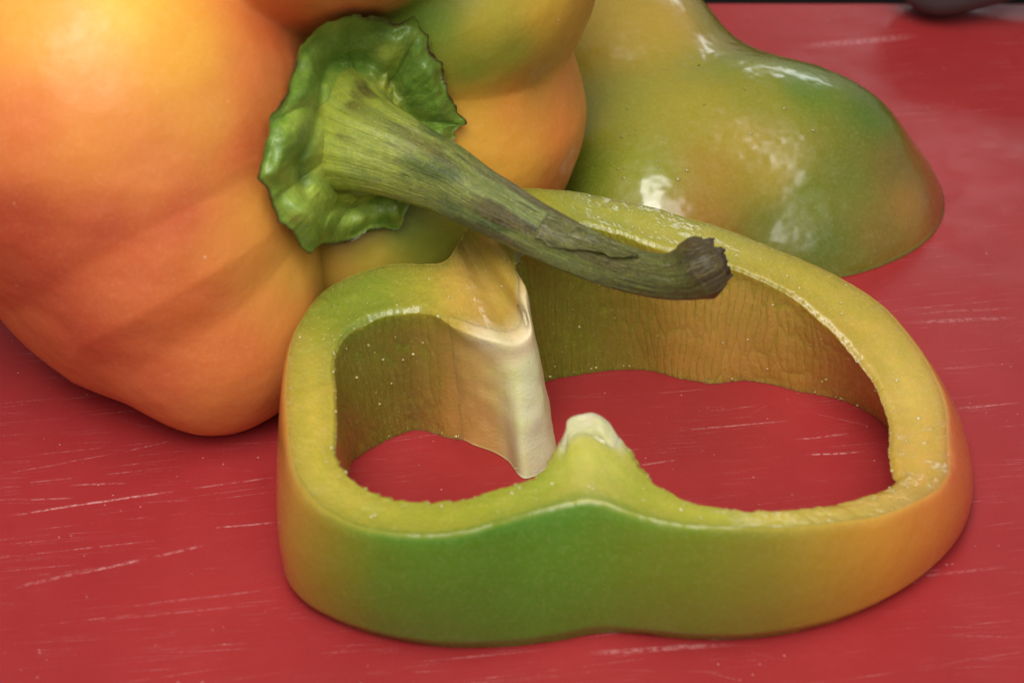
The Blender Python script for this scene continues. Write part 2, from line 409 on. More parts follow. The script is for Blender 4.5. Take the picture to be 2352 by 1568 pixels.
ang = np.arctan2(ob[:, 1] - cc[1], ob[:, 0] - cc[0])[:, None]
R_ = rho[None, :]
# lumps pressed up between the seams, a trough round the stem, an upturned dark rim
gx = PX / 150.0
nz = lambda s, o, sd: fbm(np.concatenate([gx * s, np.zeros(gx.shape[:2] + (1,))], -1), o, sd)
lump = np.abs(np.sin(ang * 3.5 + 1.8 * nz(.8, 2, 31))) ** .7
seam = np.exp(-((np.sin(ang * 4.5 + 1.6 * nz(.8, 2, 31))) / .22) ** 2)
Hc = .20 * sstep(.3, .62, R_) * lump * (1 - sstep(.80, 1, R_)) + .20 * nz(1.2, 2, 21) * sstep(.15, .5, R_) + .06 * nz(2.8, 2, 43) * sstep(.4, .6, R_) + .02 * nz(6, 2, 41)
Hc = Hc - .16 * np.exp(-((R_ - .60 - .07 * np.sin(ang * 3 + 1)) / .07) ** 2)
Hc = Hc + .34 * (1 - sstep(.12, .58, R_)) + .02 * sstep(.93, 1, R_) * (1 + .8 * np.sin(ang * 9))
Hc = Hc + .07
CV = CP + NC * Hc[..., None]
g1, g2, g3, rim, yel = lin((98, 132, 44)), lin((152, 174, 68)), lin((62, 96, 34)), lin((62, 40, 26)), lin((160, 164, 64))
mixv = (lambda a, b, t: a * (1 - t[..., None]) + b * t[..., None])
cc_ = mixv(np.broadcast_to(g1, CV.shape), np.broadcast_to(g2, CV.shape), sstep(-.3, .6, nz(2.2, 4, 61)))
cc_ = mixv(cc_, np.broadcast_to(g3, CV.shape), .8 * sstep(.0, .5, nz(1.9, 3, 71)) * sstep(.4, .7, R_ + 0 * ang))
cc_ = mixv(cc_, np.broadcast_to(yel, CV.shape), (1 - sstep(.30, .58, R_ + .1 * nz(1.5, 2, 81))))
cc_ = mixv(cc_, np.broadcast_to(rim, CV.shape), sstep(.955, .99, R_ + .045 * nz(2.5, 3, 91) - .01))
th_ = .05 + 0 * R_
CB = CV - NC * .10 - 0 * CV
allV = np.concatenate([CV.reshape(-1, 3), CB.reshape(-1, 3)]); n1 = NA * NR
Fc = np.concatenate([quads(NA, NR, True, False), quads(NA, NR, True, False, n1)[:, ::-1]])
i = np.arange(NA); j = (i + 1) % NA
edge = np.stack([i * NR + NR - 1, j * NR + NR - 1, n1 + j * NR + NR - 1, n1 + i * NR + NR - 1], -1)[:, ::-1]
Fc = np.concatenate([Fc, edge]); Cc = np.concatenate([cc_.reshape(-1, 3)] * 2)
wr = np.concatenate([np.stack([np.broadcast_to(R_ * 3, (NA, NR)), np.broadcast_to(ang * 1.0, (NA, NR))], -1).reshape(-1, 2)] * 2)
Vc, Fc, Cc, wr = weld(allV, Fc, Cc, [wr])
calyx = mesh_obj('calyx', Vc, orient(Vc, Fc), MAT_CALYX, pepper, Cc, wr)
calyx['label'] = 'crumpled green leafy collar with a dark dry rim'

# stem
# px, py, half width, depth behind (+) or before (-) the straight run from calyx to tip
cl = [(792, 318, 226, .20), (793, 318, 206, .08), (796, 319, 184, -.06), (806, 322, 158, -.22), (828, 330, 126, -.36), (860, 341, 110, -.44), (900, 356, 99, -.46), (950, 378, 91, -.42), (1015, 407, 82, -.32), (1085, 450, 73, -.22), (1155, 488, 67, -.12), (1235, 531, 60, -.06), (1318, 571, 55, 0), (1400, 606, 52, 0), (1470, 627, 50, 0), (1530, 636, 52, 0), (1572, 630, 60, 0), (1600, 619, 70, 0), (1616, 612, 73, 0), (1628, 607, 68, 0), (1634, 604, 56, .02)]
cl = np.array(cl, float)
P0, _ = pep.hit(np.array([826.]), np.array([322.]), 0, .22)
d0 = np.linalg.norm(P0[0] - CAM) - .15
tipP = G(1600, 620, 2.75); d1 = np.linalg.norm(tipP - CAM)
print('stem dist', d0, d1, P0, tipP)
sarc = np.r_[0, np.cumsum(np.hypot(*np.diff(cl[:, :2], axis=0).T))]; sarc /= sarc[-1]
dist = d0 + (d1 - d0) * sarc ** .9 + cl[:, 3]
C3 = CAM + ray(cl[:, 0], cl[:, 1]) * dist[:, None]; R3 = cl[:, 2] * dist / FPX
NS, NA2 = 260, 120
us = np.linspace(0, len(cl) - 1, NS)
ctr = crom(np.column_stack([C3, R3]), us, False); rad = ctr[:, 3]; ctr = ctr[:, :3]
tan = nrm(np.gradient(ctr, axis=0))
vw = nrm(ctr - CAM); sd = nrm(np.cross(tan, vw)); fr = np.cross(sd, tan)
al = np.linspace(0, 2 * math.pi, NA2, endpoint=False)[None]
ss = np.r_[0, np.cumsum(np.linalg.norm(np.diff(ctr, axis=0), axis=1))][:, None]
slen = ss[-1, 0]
q = np.stack([np.cos(al) * 1.3 + 0 * ss, np.sin(al) * 1.3 + 0 * ss, ss * .5 + 0 * al], -1)
rel = .05 * fbm(q * 1.6, 3, 11) + .035 * np.sin(al * 5 + .6 * ss + .8) + .05 * fbm(np.stack([np.cos(al) * 6 + 0 * ss, np.sin(al) * 5 + 0 * ss, ss * 1.1 + 0 * al], -1), 3, 13)
rel = rel + .10 * sstep(slen - .55, slen, ss) * fbm(np.stack([np.cos(al) * 4 + 0 * ss, np.sin(al) * 4 + 0 * ss, ss * 4 + 0 * al], -1), 3, 15)
upw = 1 + .0 * al
flare = .0 * al
rr = rad[:, None] * (1 + rel)
SV = ctr[:, None] + rr[..., None] * (np.cos(al)[..., None] * sd[:, None] + .92 * np.sin(al)[..., None] * fr[:, None])
SV = SV + tan[:, None] * (.05 * sstep(.93, 1, ss / slen) * fbm(np.stack([np.cos(al) * 3 + 0 * ss, np.sin(al) * 3 + 0 * ss, 0 * ss + 0 * al], -1), 3, 37))[..., None]
s01 = ss / slen
sc_ = np.broadcast_to(lin((146, 160, 56)), SV.shape)
sc_ = mixv(sc_, np.broadcast_to(lin((136, 152, 76)), SV.shape), sstep(.22, .48, s01 + .1 * rel * 0 + 0 * al))
big = fbm(np.stack([np.cos(al) * 1.5 + 0 * ss, np.sin(al) * 1.5 + 0 * ss, ss * 1.2 + 0 * al], -1), 4, 19)
sc_ = mixv(sc_, np.broadcast_to(lin((70, 96, 34)), SV.shape), .8 * sstep(.0, .4, big) * sstep(.1, .3, s01) * (1 - sstep(.5, .8, s01)))
big2 = fbm(np.stack([np.cos(al) * 2 + 5 + 0 * ss, np.sin(al) * 2 + 0 * ss, ss * .7 + 0 * al], -1), 4, 23)
sc_ = mixv(sc_, np.broadcast_to(lin((92, 66, 40)), SV.shape), .7 * sstep(.0, .35, big2) * sstep(.12, .4, s01))
sc_ = mixv(sc_, np.broadcast_to(lin((104, 106, 46)), SV.shape), .7 * sstep(.55, .95, s01 + 0 * al))
sc_ = mixv(sc_, np.broadcast_to(lin((88, 70, 40)), SV.shape), .8 * sstep(.955, .99, s01 + .03 * big))
base_spot = np.exp(-((s01 - .13) / .035) ** 2) * sstep(.05, .35, fbm(np.stack([np.cos(al) * 3 + 0 * ss, np.sin(al) * 3 + 0 * ss, ss * 2 + 0 * al], -1), 3, 29))
sc_ = mixv(sc_, np.broadcast_to(lin((70, 52, 30)), SV.shape), .8 * base_spot)
wrapS = np.stack([ss + 0 * al, al + 0 * ss], -1).reshape(-1, 2)
stem = mesh_obj('stem', SV.reshape(-1, 3), quads(NS, NA2, False, True)[:, ::-1], MAT_STEM, pepper, sc_.reshape(-1, 3), wrapS, np.broadcast_to(sstep(.10, .38, s01), (NS, NA2)).ravel())
stem['label'] = 'long curved stem, green at the base and brown woody at the cut end'
# ragged dark scar closing the end
er, ea = 14, NA2
rim_ = SV[-1]; c_end = ctr[-1]
fr_ = np.linspace(1, 0, er)[:, None]
EV = c_end + (rim_[None] - c_end) * fr_[..., None]
edge_h = .10 * sstep(.6, .9, fr_) * (1 - sstep(.95, 1, fr_)) * (1 + .9 * fbm(np.stack([np.cos(al) * 5 + 0 * fr_, np.sin(al) * 5 + 0 * fr_, fr_ * 3 + 0 * al], -1), 3, 33))
EV = EV + tan[-1] * (edge_h + .06 * fbm(EV * 7, 3, 35))[..., None]
mesh_obj('cut_scar', EV.reshape(-1, 3), quads(er, ea, False, True)[:, ::-1], plain('dried_scar', (.085, .058, .034), .5, 1.0, 16), stem)
# flake of bark lifting off the stem
fu, fv = np.meshgrid(np.linspace(0, 1, 40), np.linspace(-1, 1, 20), indexing='ij')
s_i = .555 + .145 * fu
a_mid = -1.25
wid = .50 * np.clip(1 - fu ** 2.2, .0, 1) * (1 + .25 * np.sin(fu * 9) + .2 * vnoise(np.stack([fu * 14, np.sign(fv) * 3, fu * 0], -1), 57)) + .03
aa = a_mid + fv * wid + .35 * fu
ii = np.clip(s_i * (NS - 1), 0, NS - 2)
def tube(i_f, a, lift):
    k = np.floor(i_f).astype(int); t = (i_f - k)[..., None]
    c = ctr[k] * (1 - t) + ctr[k + 1] * t; d1_, d2_ = sd[k], fr[k]; r = rad[k] * (1.03) + lift
    return c + r[..., None] * (np.cos(a)[..., None] * d1_ + .92 * np.sin(a)[..., None] * d2_)
lift = .015 + .05 * sstep(.3, 1, np.abs(fv)) * sstep(.1, .6, fu) + .02 * fbm(np.stack([fu * 5, fv * 2, fu * 0], -1), 2, 51)
FV1 = tube(ii, aa, lift); FV2 = tube(ii, aa, lift - .018)
nf = 40 * 20
ff = np.concatenate([quads(40, 20), quads(40, 20, off=nf)[:, ::-1]])
bd = np.r_[np.arange(20), np.arange(1, 40) * 20 + 19, 39 * 20 + np.arange(18, -1, -1), np.arange(38, 0, -1) * 20]
bn = np.roll(bd, -1); ff = np.concatenate([ff, np.stack([bn, bd, bd + nf, bn + nf], -1)])
fvv = np.concatenate([FV1.reshape(-1, 3), FV2.reshape(-1, 3)])
fc = np.broadcast_to(lin((120, 122, 62)), fvv.shape)
mesh_obj('bark_flake', fvv, ff, MAT_STEM, stem, fc, np.concatenate([np.stack([fu * 1.5, fv * .6], -1).reshape(-1, 2)] * 2), np.ones(len(fvv)))

# ------------------------------------------------------------------ the cut half behind (cut face down on the board)
ck = Lobes(np.eye(3), [(np.array([2.02, 3.50, 0.55]), (1.68, 2.42, 1.24)), (np.array([3.58, 3.48, -0.24]), (2.65, 2.22, 1.49)), (np.array([3.45, 3.48, 0.68]), (2.08, 1.40, 1.29)),
                       (np.array([1.69, 5.34, 1.16]), (1.42, 1.71, 1.25)), (np.array([2.84, 4.55, 0.53]), (1.45, 1.23, 1.05))], .22)
cC = np.array([2.6, 3.7, .0])
th = np.linspace(0, 1, 200)[:, None] * (math.pi / 2); ph = np.linspace(0, 2 * math.pi, 520, endpoint=False)[None]
CD = np.stack([np.sin(th) * np.cos(ph), np.sin(th) * np.sin(ph), np.cos(th) + 0 * ph], -1)
CT = ck.radial(cC, CD, 8.0); KV = cC + CD * CT[..., None]
KV = KV + nrm(KV - cC) * (.03 * fbm(KV * .9, 3, 6) + .008 * fbm(KV * 6, 2, 8))[..., None]
nz_edge = .03 + .03 * np.abs(fbm(np.stack([np.cos(ph) * 6, np.sin(ph) * 6, 0 * ph], -1), 3, 77))
KV[-1, :, 2] = nz_edge[0]
KV[..., 2] = np.maximum(KV[..., 2], .02)
palk = [((1420, 60), (186, 150, 60)), ((1550, 40), (190, 150, 62)), ((1640, 70), (150, 130, 40)), ((1400, 250), (160, 150, 50)), ((1340, 400), (110, 122, 34)), ((1480, 400), (150, 150, 56)), ((1600, 250), (170, 150, 50)),
        ((1700, 150), (140, 140, 40)), ((1750, 230), (150, 140, 44)), ((1850, 200), (98, 124, 30)), ((2000, 270), (92, 116, 28)), ((1650, 400), (176, 136, 52)), ((1620, 500), (172, 126, 50)), ((1700, 330), (180, 150, 52)),
        ((1780, 400), (180, 152, 54)), ((1850, 450), (118, 128, 40)), ((1950, 400), (120, 122, 40)), ((1900, 560), (100, 112, 34)), ((1780, 520), (120, 120, 38)), ((2050, 380), (132, 110, 42)), ((2090, 470), (168, 118, 52)), ((2150, 480), (150, 90, 48)), ((2020, 560), (140, 110, 44)), ((1960, 610), (124, 118, 40))]
kp, okk = ck.hit(np.array([p[0][0] for p in palk]), np.array([p[0][1] for p in palk]))
print('cheek misses', [palk[i][0] for i in np.where(~okk)[0]])
ktint = np.array([.76, .85, .66]) * idw(KV.reshape(-1, 3), kp[okk], lin(np.array([p[1] for p in palk]))[okk], .9)
half = empty('pepper_half', (cC[0], cC[1], 0), 'glossy yellow-green cut pepper piece lying face down behind the ring', 'pepper piece')
nk = 200 * 520
KB = cC + (KV[-1] - cC) * .9; KB[:, 2] = .012
KVa = np.concatenate([KV.reshape(-1, 3), KB, [[cC[0], cC[1], .012]]])
Fk = quads(200, 520, False, True)
i = np.arange(520); j = (i + 1) % 520
Fk = np.concatenate([Fk, np.stack([199 * 520 + i, nk + i, nk + j, 199 * 520 + j], -1)])
Ck = np.concatenate([ktint, ktint[-520:], ktint[-1:]])
Vk, Fk, Ck = weld(KVa, Fk, Ck)
ctr_id = len(Vk)
cheek = mesh_obj('skin', Vk, orient(Vk, Fk), MAT_CHEEK, half, Ck)
# pale cut rim underneath, just showing along the board
RM = np.concatenate([KV[-1] * [1, 1, 0] + [0, 0, .028], KB * [1, 1, 0] + [0, 0, .003], (cC + (KV[-1] - cC) * 1.004) * [1, 1, 0] + [0, 0, .006]]).reshape(3, 520, 3)[[0, 2, 1]]
mesh_obj('cut_rim', RM.reshape(-1, 3), quads(3, 520, False, True), MAT_FLESH, half, np.broadcast_to(lin((170, 150, 60)), (1560, 3)))

# ------------------------------------------------------------------ the ring
# inner top, outer top, height, inner bottom on the board (or None), outer bottom on the board (or None)
ST = [((928,1145),(880,1229),1.66,None,(892,1484)), ((884,1137),(794,1203),1.66,None,(769,1437)), ((840,1114),(735,1168),1.66,None,(700,1414)), ((800,1082),(690,1125),1.67,None,(664,1371)),
 ((774,1045),(668,1075),1.68,None,(648,1325)), ((774,990),(657,1020),1.70,None,None), ((777,930),(651,940),1.73,None,None), ((774,885),(649,868),1.76,(805,1072),None), ((766,850),(660,789),1.80,(826,1048),None),
 ((772,805),(684,737),1.84,(846,1029),None), ((795,765),(726,675),1.88,(868,1016),None), ((836,737),(779,640),1.90,(895,1005),None), ((880,721),(850,612),1.92,(925,995),None), ((930,714),(915,601),1.95,(957,990),None),
 ((975,712),(965,601),1.97,(1003,998),None), ((1012,730),(992,602),2.0,(1040,1008),None), ((1042,748),(1014,599),2.0,(1078,1016),None), ((1085,768),(1032,585),2.0,(1122,1030),None), ((1140,785),(1045,562),1.94,(1165,1056),None),
 ((1188,794),(1052,548),1.82,(1203,1097),None), ((1217,768),(1060,535),1.86,(1262,1062),None), ((1209,712),(1080,510),2.05,(1274,1018),None), ((1204,658),(1105,485),2.1,(1262,960),None), ((1188,628),(1125,465),2.12,(1250,915),None),
 ((1190,595),(1140,450),2.15,(1243,884),None), ((1222,558),(1165,436),2.18,(1265,874),None), ((1272,530),(1200,428),2.2,(1297,866),None), ((1333,514),(1260,432),2.2,(1353,856),None), ((1388,522),(1340,441),2.16,(1416,852),None),
 ((1440,538),(1420,456),2.1,(1470,852),None), ((1504,560),(1500,474),2.04,(1518,858),None), ((1580,584),(1590,498),1.95,(1570,873),None), ((1647,604),(1680,527),1.85,(1632,882),None), ((1716,628),(1770,563),1.74,(1700,873),None),
 ((1775,657),(1850,598),1.62,(1764,880),None), ((1830,687),(1925,632),1.5,(1825,894),None), ((1885,729),(1990,668),1.4,(1881,907),None), ((1935,775),(2045,712),1.3,(1937,920),None), ((1975,822),(2095,775),1.2,(1986,942),None),
 ((2010,872),(2135,832),1.12,(2022,968),None), ((2036,930),(2165,890),1.05,(2050,1000),None), ((2048,975),(2181,945),1.0,(2076,1040),None), ((2048,1030),(2182,1000),1.0,None,(2240,1095)), ((2054,1082),(2185,1050),1.0,None,(2237,1150)),
 ((2063,1103),(2186,1088),1.02,None,(2220,1212)), ((2030,1124),(2163,1126),1.08,None,(2192,1265)), ((1990,1137),(2120,1152),1.15,None,(2147,1306)), ((1930,1152),(2050,1183),1.27,None,(2090,1362)), ((1870,1162),(1960,1202),1.42,None,(2012,1405)),
 ((1790,1169),(1860,1213),1.56,None,(1911,1447)), ((1710,1170),(1768,1217),1.65,None,(1800,1472)), ((1640,1161),(1680,1216),1.72,None,(1690,1482)), ((1570,1141),(1600,1213),1.74,None,(1590,1477)), ((1510,1110),(1520,1205),1.74,None,(1510,1469)),
 ((1477,1085),(1460,1190),1.74,None,(1450,1462)), ((1457,1055),(1420,1170),1.75,None,(1415,1459)), ((1440,1022),(1390,1158),1.78,None,(1390,1460)), ((1400,982),(1368,1153),1.82,None,(1370,1462)), ((1347,958),(1350,1152),1.84,None,(1350,1465)),
 ((1302,972),(1330,1153),1.82,None,(1330,1469)), ((1290,1010),(1310,1158),1.78,None,(1310,1474)), ((1265,1047),(1280,1166),1.75,None,(1280,1480)), ((1245,1080),(1240,1177),1.74,None,(1240,1486)), ((1205,1102),(1195,1190),1.74,None,(1195,1491)),
 ((1140,1119),(1130,1210),1.74,None,(1130,1495)), ((1070,1139),(1060,1230),1.72,None,(1060,1497)), ((1000,1149),(965,1236),1.68,None,(975,1493))]
IT = np.array([G(*s[0], s[2]) for s in ST]); OT = np.array([G(*s[1], s[2]) for s in ST])
IB = np.full_like(IT, np.nan); OB = np.full_like(IT, np.nan)
for k, s in enumerate(ST):
    if s[3]: IB[k] = G(*s[3]); OB[k] = IB[k] + (OT[k] - IT[k]) * [1, 1, 0] * 1.03
    elif s[4]: OB[k] = G(*s[4]); IB[k] = OB[k] - (OT[k] - IT[k]) * [1, 1, 0] * 1.0
    else: OB[k] = OT[k] * [1, 1, 0] + [-.10, .0, 0]; IB[k] = IT[k] * [1, 1, 0] + [-.04, 0, 0]
def smooth_closed(P, it, w=.25):
    for _ in range(it): P = P * (1 - 2 * w) + w * (np.roll(P, 1, 0) + np.roll(P, -1, 0))
    return P
OB = smooth_closed(OB, 2); OT = smooth_closed(OT, 1, .12)
_o = smooth_closed(OT, 2); OT[53:63] = _o[53:63]
n_st = len(ST)
NI = 1400
sp = np.linalg.norm(np.roll(IT, -1, 0) - IT, axis=1) + .35 * np.linalg.norm(np.roll(OT, -1, 0) - OT, axis=1) + .05
cs = np.r_[0, np.cumsum(sp)]
uu = np.interp(np.linspace(0, cs[-1], NI, endpoint=False), cs, np.arange(n_st + 1))
it, ot, ib, ob_ = (crom(A, uu, True) for A in (IT, OT, IB, OB))
s_in = np.r_[0, np.cumsum(np.linalg.norm(np.diff(it, axis=0), axis=1))]
s_out = np.r_[0, np.cumsum(np.linalg.norm(np.diff(ot, axis=0), axis=1))]
def out_normal(P):
    t = np.roll(P, -3, 0) - np.roll(P, 3, 0); n = np.stack([t[:, 1], -t[:, 0], 0 * t[:, 0]], -1); return nrm(n)
n_in = out_normal(it); n_out = out_normal(ot)
cen = ot.mean(0)
if ((ot - cen) * n_out).sum() < 0: n_in, n_out = -n_in, -n_out      # n_out away from the ring, n_in into the flesh from the cavity
def win(a, b, f=.8): return sstep(a - f, a + f, uu) * (1 - sstep(b - f, b + f, uu))
septum_m = np.maximum(win(14.6, 23.4), win(56, 60.5, .6))
cellw = 1 - .95 * septum_m
ragm = np.maximum(np.maximum(win(60.5, 70, .5), 1 - sstep(3, 5, uu)), win(44, 56))
def skey(keys):
    keys = sorted(keys); k = np.array([a for a, _ in keys], float); c = lin(np.array([b for _, b in keys]))
    k2 = np.r_[k - n_st, k, k + n_st]; c2 = np.concatenate([c, c, c])
    return np.stack([np.interp(uu, k2, c2[:, i]) for i in range(3)], -1)
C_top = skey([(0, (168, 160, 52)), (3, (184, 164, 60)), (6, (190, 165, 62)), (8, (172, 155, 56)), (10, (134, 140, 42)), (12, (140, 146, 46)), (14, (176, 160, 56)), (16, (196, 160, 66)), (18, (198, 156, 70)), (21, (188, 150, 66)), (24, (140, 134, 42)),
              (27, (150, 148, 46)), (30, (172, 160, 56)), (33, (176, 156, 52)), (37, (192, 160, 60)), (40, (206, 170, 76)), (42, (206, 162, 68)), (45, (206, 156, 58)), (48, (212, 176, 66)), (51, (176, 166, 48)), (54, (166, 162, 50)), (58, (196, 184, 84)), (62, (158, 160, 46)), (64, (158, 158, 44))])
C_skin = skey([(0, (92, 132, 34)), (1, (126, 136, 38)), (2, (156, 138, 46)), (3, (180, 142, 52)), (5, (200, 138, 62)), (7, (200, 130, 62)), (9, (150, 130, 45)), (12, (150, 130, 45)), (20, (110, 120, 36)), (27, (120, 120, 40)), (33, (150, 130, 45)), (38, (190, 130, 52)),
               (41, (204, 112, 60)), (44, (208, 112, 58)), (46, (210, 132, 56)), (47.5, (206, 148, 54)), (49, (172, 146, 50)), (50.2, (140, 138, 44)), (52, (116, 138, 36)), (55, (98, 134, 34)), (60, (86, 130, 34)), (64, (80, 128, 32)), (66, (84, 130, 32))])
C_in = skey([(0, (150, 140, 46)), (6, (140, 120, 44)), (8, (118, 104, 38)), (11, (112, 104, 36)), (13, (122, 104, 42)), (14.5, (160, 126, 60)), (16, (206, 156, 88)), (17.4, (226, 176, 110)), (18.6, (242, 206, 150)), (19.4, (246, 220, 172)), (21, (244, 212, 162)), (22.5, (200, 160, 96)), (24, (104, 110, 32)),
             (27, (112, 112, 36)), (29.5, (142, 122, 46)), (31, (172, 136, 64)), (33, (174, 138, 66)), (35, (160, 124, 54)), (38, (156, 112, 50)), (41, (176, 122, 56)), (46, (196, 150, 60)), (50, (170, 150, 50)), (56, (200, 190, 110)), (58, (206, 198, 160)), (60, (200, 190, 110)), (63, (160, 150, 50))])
C_pith = lin((236, 212, 172)); C_stub = lin((206, 198, 160))
RS = .975
def vol(ix, r, h):
    """point of the slice at stations ix, depth r (0 cavity .. 1 skin), height h (0 board .. 1 cut)."""
    i_, o_, b_, d_ = it[ix], ot[ix], ib[ix], ob_[ix]
    shp = np.broadcast_shapes(np.shape(ix), np.shape(r), np.shape(h))
    r = np.broadcast_to(r, shp)[..., None]; h = np.broadcast_to(h, shp)[..., None]
    rr = r
    top = i_ * (1 - rr) + o_ * rr; bot = b_ * (1 - rr) + d_ * rr
    p = bot * (1 - h) + top * h
    p = p + n_out[ix] * (.11 * np.sin(np.pi * np.clip(h, 0, 1)) ** .8 * rr ** 3) - n_out[ix] * (.036 * (1 - np.sqrt(1 - np.clip((h - .90) / .10, 0, .995) ** 2)) * rr ** 8) - n_out[ix] * (.05 * sstep(.12, 0, h) * rr ** 8)
    # blistered cavity wall
    s = s_in[ix]; zz = (h[..., 0] * it[ix][..., 2]); s = np.broadcast_to(s, shp)
    wob_ = .12 * fbm(np.stack([s * 1.4, zz * 1.4, 0 * s], -1), 2, 101)
    f1, f2 = voro(s * 9.0 + wob_ * 9, zz * 1.35 + wob_ * 5, 7)
    e = np.clip((f2 - f1) / .5, 0, 1)
    g1_, g2_ = voro(s * 21 + wob_ * 12, zz * 5.0 + wob_ * 8, 17); e2 = np.clip((g2_ - g1_) / .5, 0, 1)
    low = .011 * (1 - (1 - e) ** 2) + .004 * e2 + .007 * fbm(np.stack([s * 15, zz * 1.6, 0 * s + 5], -1), 3, 109) + .06 * fbm(np.stack([s * 1.8, zz * .5, 0 * s + 3], -1), 3, 103)
    folds = .055 * np.sin(s * 7 + 1.5 * np.sin(zz * 1.4)) * (1 - .3 * h[..., 0])
    w = cellw[ix]
    torn = .07 * vnoise(np.stack([s * 6, zz * 3, 0 * s + 8], -1), 171) * np.broadcast_to(win(57, 60, .4)[ix], shp) * (1 - r[..., 0]) ** 4
    p = p - n_in[ix] * torn[..., None]
    rag = .035 * vnoise(np.stack([s * 13, zz * 2, 0 * s], -1), 161) * sstep(.8, 1, h[..., 0]) * np.broadcast_to(ragm[ix], shp)
    amt = rag * (1 - r[..., 0]) ** 10 + (w * low * 1.0 + (1 - w) * (.10 * folds + .02 * fbm(np.stack([s * 4, zz * 1.0, 0 * s + 9], -1), 3, 107))) * (1 - r[..., 0]) ** 10
    p = p - n_in[ix] * amt[..., None]
    # knife-cut relief on top, slight sag of the tips of the pith
    tm = sstep(.9, 1, h[..., 0])
    p2 = p.copy()
    rel_ = .030 * fbm(p * 1.8, 3, 111) + .010 * fbm(p * 9, 3, 113) + .004 * fbm(p * 30, 2, 115) - .05 * np.exp(-(r[..., 0] / .05) ** 2) * w
    p2[..., 2] += rel_ * tm + .10 * vnoise(np.stack([s * 4, r[..., 0] * 12, 0 * s + 2], -1), 173) * tm * np.broadcast_to(win(57, 60, .4)[ix], shp) * sstep(.35, .05, r[..., 0])
    jag = .045 * np.abs(fbm(np.stack([np.broadcast_to(s_out[ix], shp) * 3, 0 * s, 0 * s], -1), 3, 121))
    p2[..., 2] += .004 + jag * sstep(.05, 0, h[..., 0]) * rr[..., 0] ** 4
    return p2
def vcol(ix, r, h, kind):
    shp = np.broadcast_shapes(np.shape(ix), np.shape(r), np.shape(h)); r = np.broadcast_to(r, shp); h = np.broadcast_to(h, shp)
    if kind == 'skin':
        c = np.broadcast_to(C_skin[ix], shp + (3,))
        t = sstep(.45, .0, h)[..., None] * .30
        c = c * (1 - t) + c * np.array([1.02, .95, .6]) * t
        t = sstep(.975, 1, h)[..., None] * .65
        return c * (1 - t) + C_top[ix] * t
    ct = np.broadcast_to(C_top[ix], shp + (3,)); ci = np.broadcast_to(C_in[ix], shp + (3,))
    band = sstep(.78, .99, r)[..., None] * .5
    ct = ct * (1 - band) + C_skin[ix] * band
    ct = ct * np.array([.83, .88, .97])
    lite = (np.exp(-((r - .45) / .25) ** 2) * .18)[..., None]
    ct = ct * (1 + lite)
    sm = win(17.0, 21.6, .9)[ix]; sm = np.broadcast_to(sm, shp)
    t = (sm * sstep(.26, -.02, r + .05 * fbm(vol(ix, r, h) * 5, 3, 131)))[..., None]
    ct = ct * (1 - t) + C_pith * t
    sf = np.broadcast_to(win(56.2, 60.2, .5)[ix], shp)
    t = (sf * sstep(.30, .14, r + .08 * fbm(vol(ix, r, h) * 4, 2, 133)))[..., None]
    ct = ct * (1 - t) + C_stub * t
    # just below the knife line the cavity wall keeps the colour of the cut
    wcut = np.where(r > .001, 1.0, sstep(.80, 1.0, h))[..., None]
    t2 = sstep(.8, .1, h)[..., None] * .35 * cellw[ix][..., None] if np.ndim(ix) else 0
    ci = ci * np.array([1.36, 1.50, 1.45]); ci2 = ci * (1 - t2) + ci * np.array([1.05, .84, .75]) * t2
    if np.max(r) < .001:                     # paler veins where the blisters meet
        s = np.broadcast_to(s_in[ix], shp); zz = h * it[ix][..., 2]
        wob_ = .12 * fbm(np.stack([s * 1.4, zz * 1.4, 0 * s], -1), 2, 101)
        f1, f2 = voro(s * 9.0 + wob_ * 9, zz * 1.35 + wob_ * 5, 7)
        vein = (np.exp(-((f2 - f1) / .10) ** 2) * np.broadcast_to(cellw[ix], shp) * (.25 + .6 * sstep(-.2, .4, vnoise(np.stack([s * 1.6, zz * 1.6, 0 * s], -1), 141))))[..., None]
        ci2 = ci2 * (1 - vein) + (ct * np.array([.95, 1.1, .8])) * vein
    return ct * wcut + ci2 * (1 - wcut)

ring = empty('pepper_ring', (1.3, -2.9, 0), 'thick slice of bell pepper, a green to orange ring in front of the whole pepper', 'pepper slice')
IX = np.arange(NI)
rows_t = np.r_[0, .012, .03, .05, np.linspace(.08, .93, 34), .955, RS]
rows_h = np.linspace(0, 1, 84)
rows_b = np.linspace(0, RS, 6)
def patch(ix, r, h, cyc):
    """grid patch; exactly one of r / h is a scalar"""
    A = ix[:, None]
    rr, hh = (np.asarray(r)[None, :], h) if np.ndim(r) else (r, np.asarray(h)[None, :])
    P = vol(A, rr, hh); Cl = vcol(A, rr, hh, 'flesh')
    return P, Cl, quads(P.shape[0], P.shape[1], cyc, False)
def build(parts):
    Vs, Fs, Cs, o = [], [], [], 0
    for P, Cl, F in parts:
        Vs.append(P.reshape(-1, 3)); Cs.append(Cl.reshape(-1, 3)); Fs.append(F + o); o += P.shape[0] * P.shape[1]
    V, F, C = weld(np.concatenate(Vs), np.concatenate(Fs), np.concatenate(Cs), tol=2e-4)
    F = F[(F[:, 0] != F[:, 2]) & (F[:, 1] != F[:, 3])]
    return V, F, C
def ixrange(a, b): k = np.where((uu >= a) & (uu <= b))[0]; return k
P, Cl, F = patch(IX, rows_t, 1.0, True); flesh_parts = [(P, Cl, F)]
P, Cl, F = patch(IX, 0.0, rows_h, True); flesh_parts.append((P, Cl, F[:, ::-1]))
P, Cl, F = patch(IX, RS, rows_h, True); flesh_parts.append((P, Cl, F))
P, Cl, F = patch(IX, rows_t, 0.0, True); flesh_parts.append((P, Cl, F[:, ::-1]))
V, F, C = build(flesh_parts)
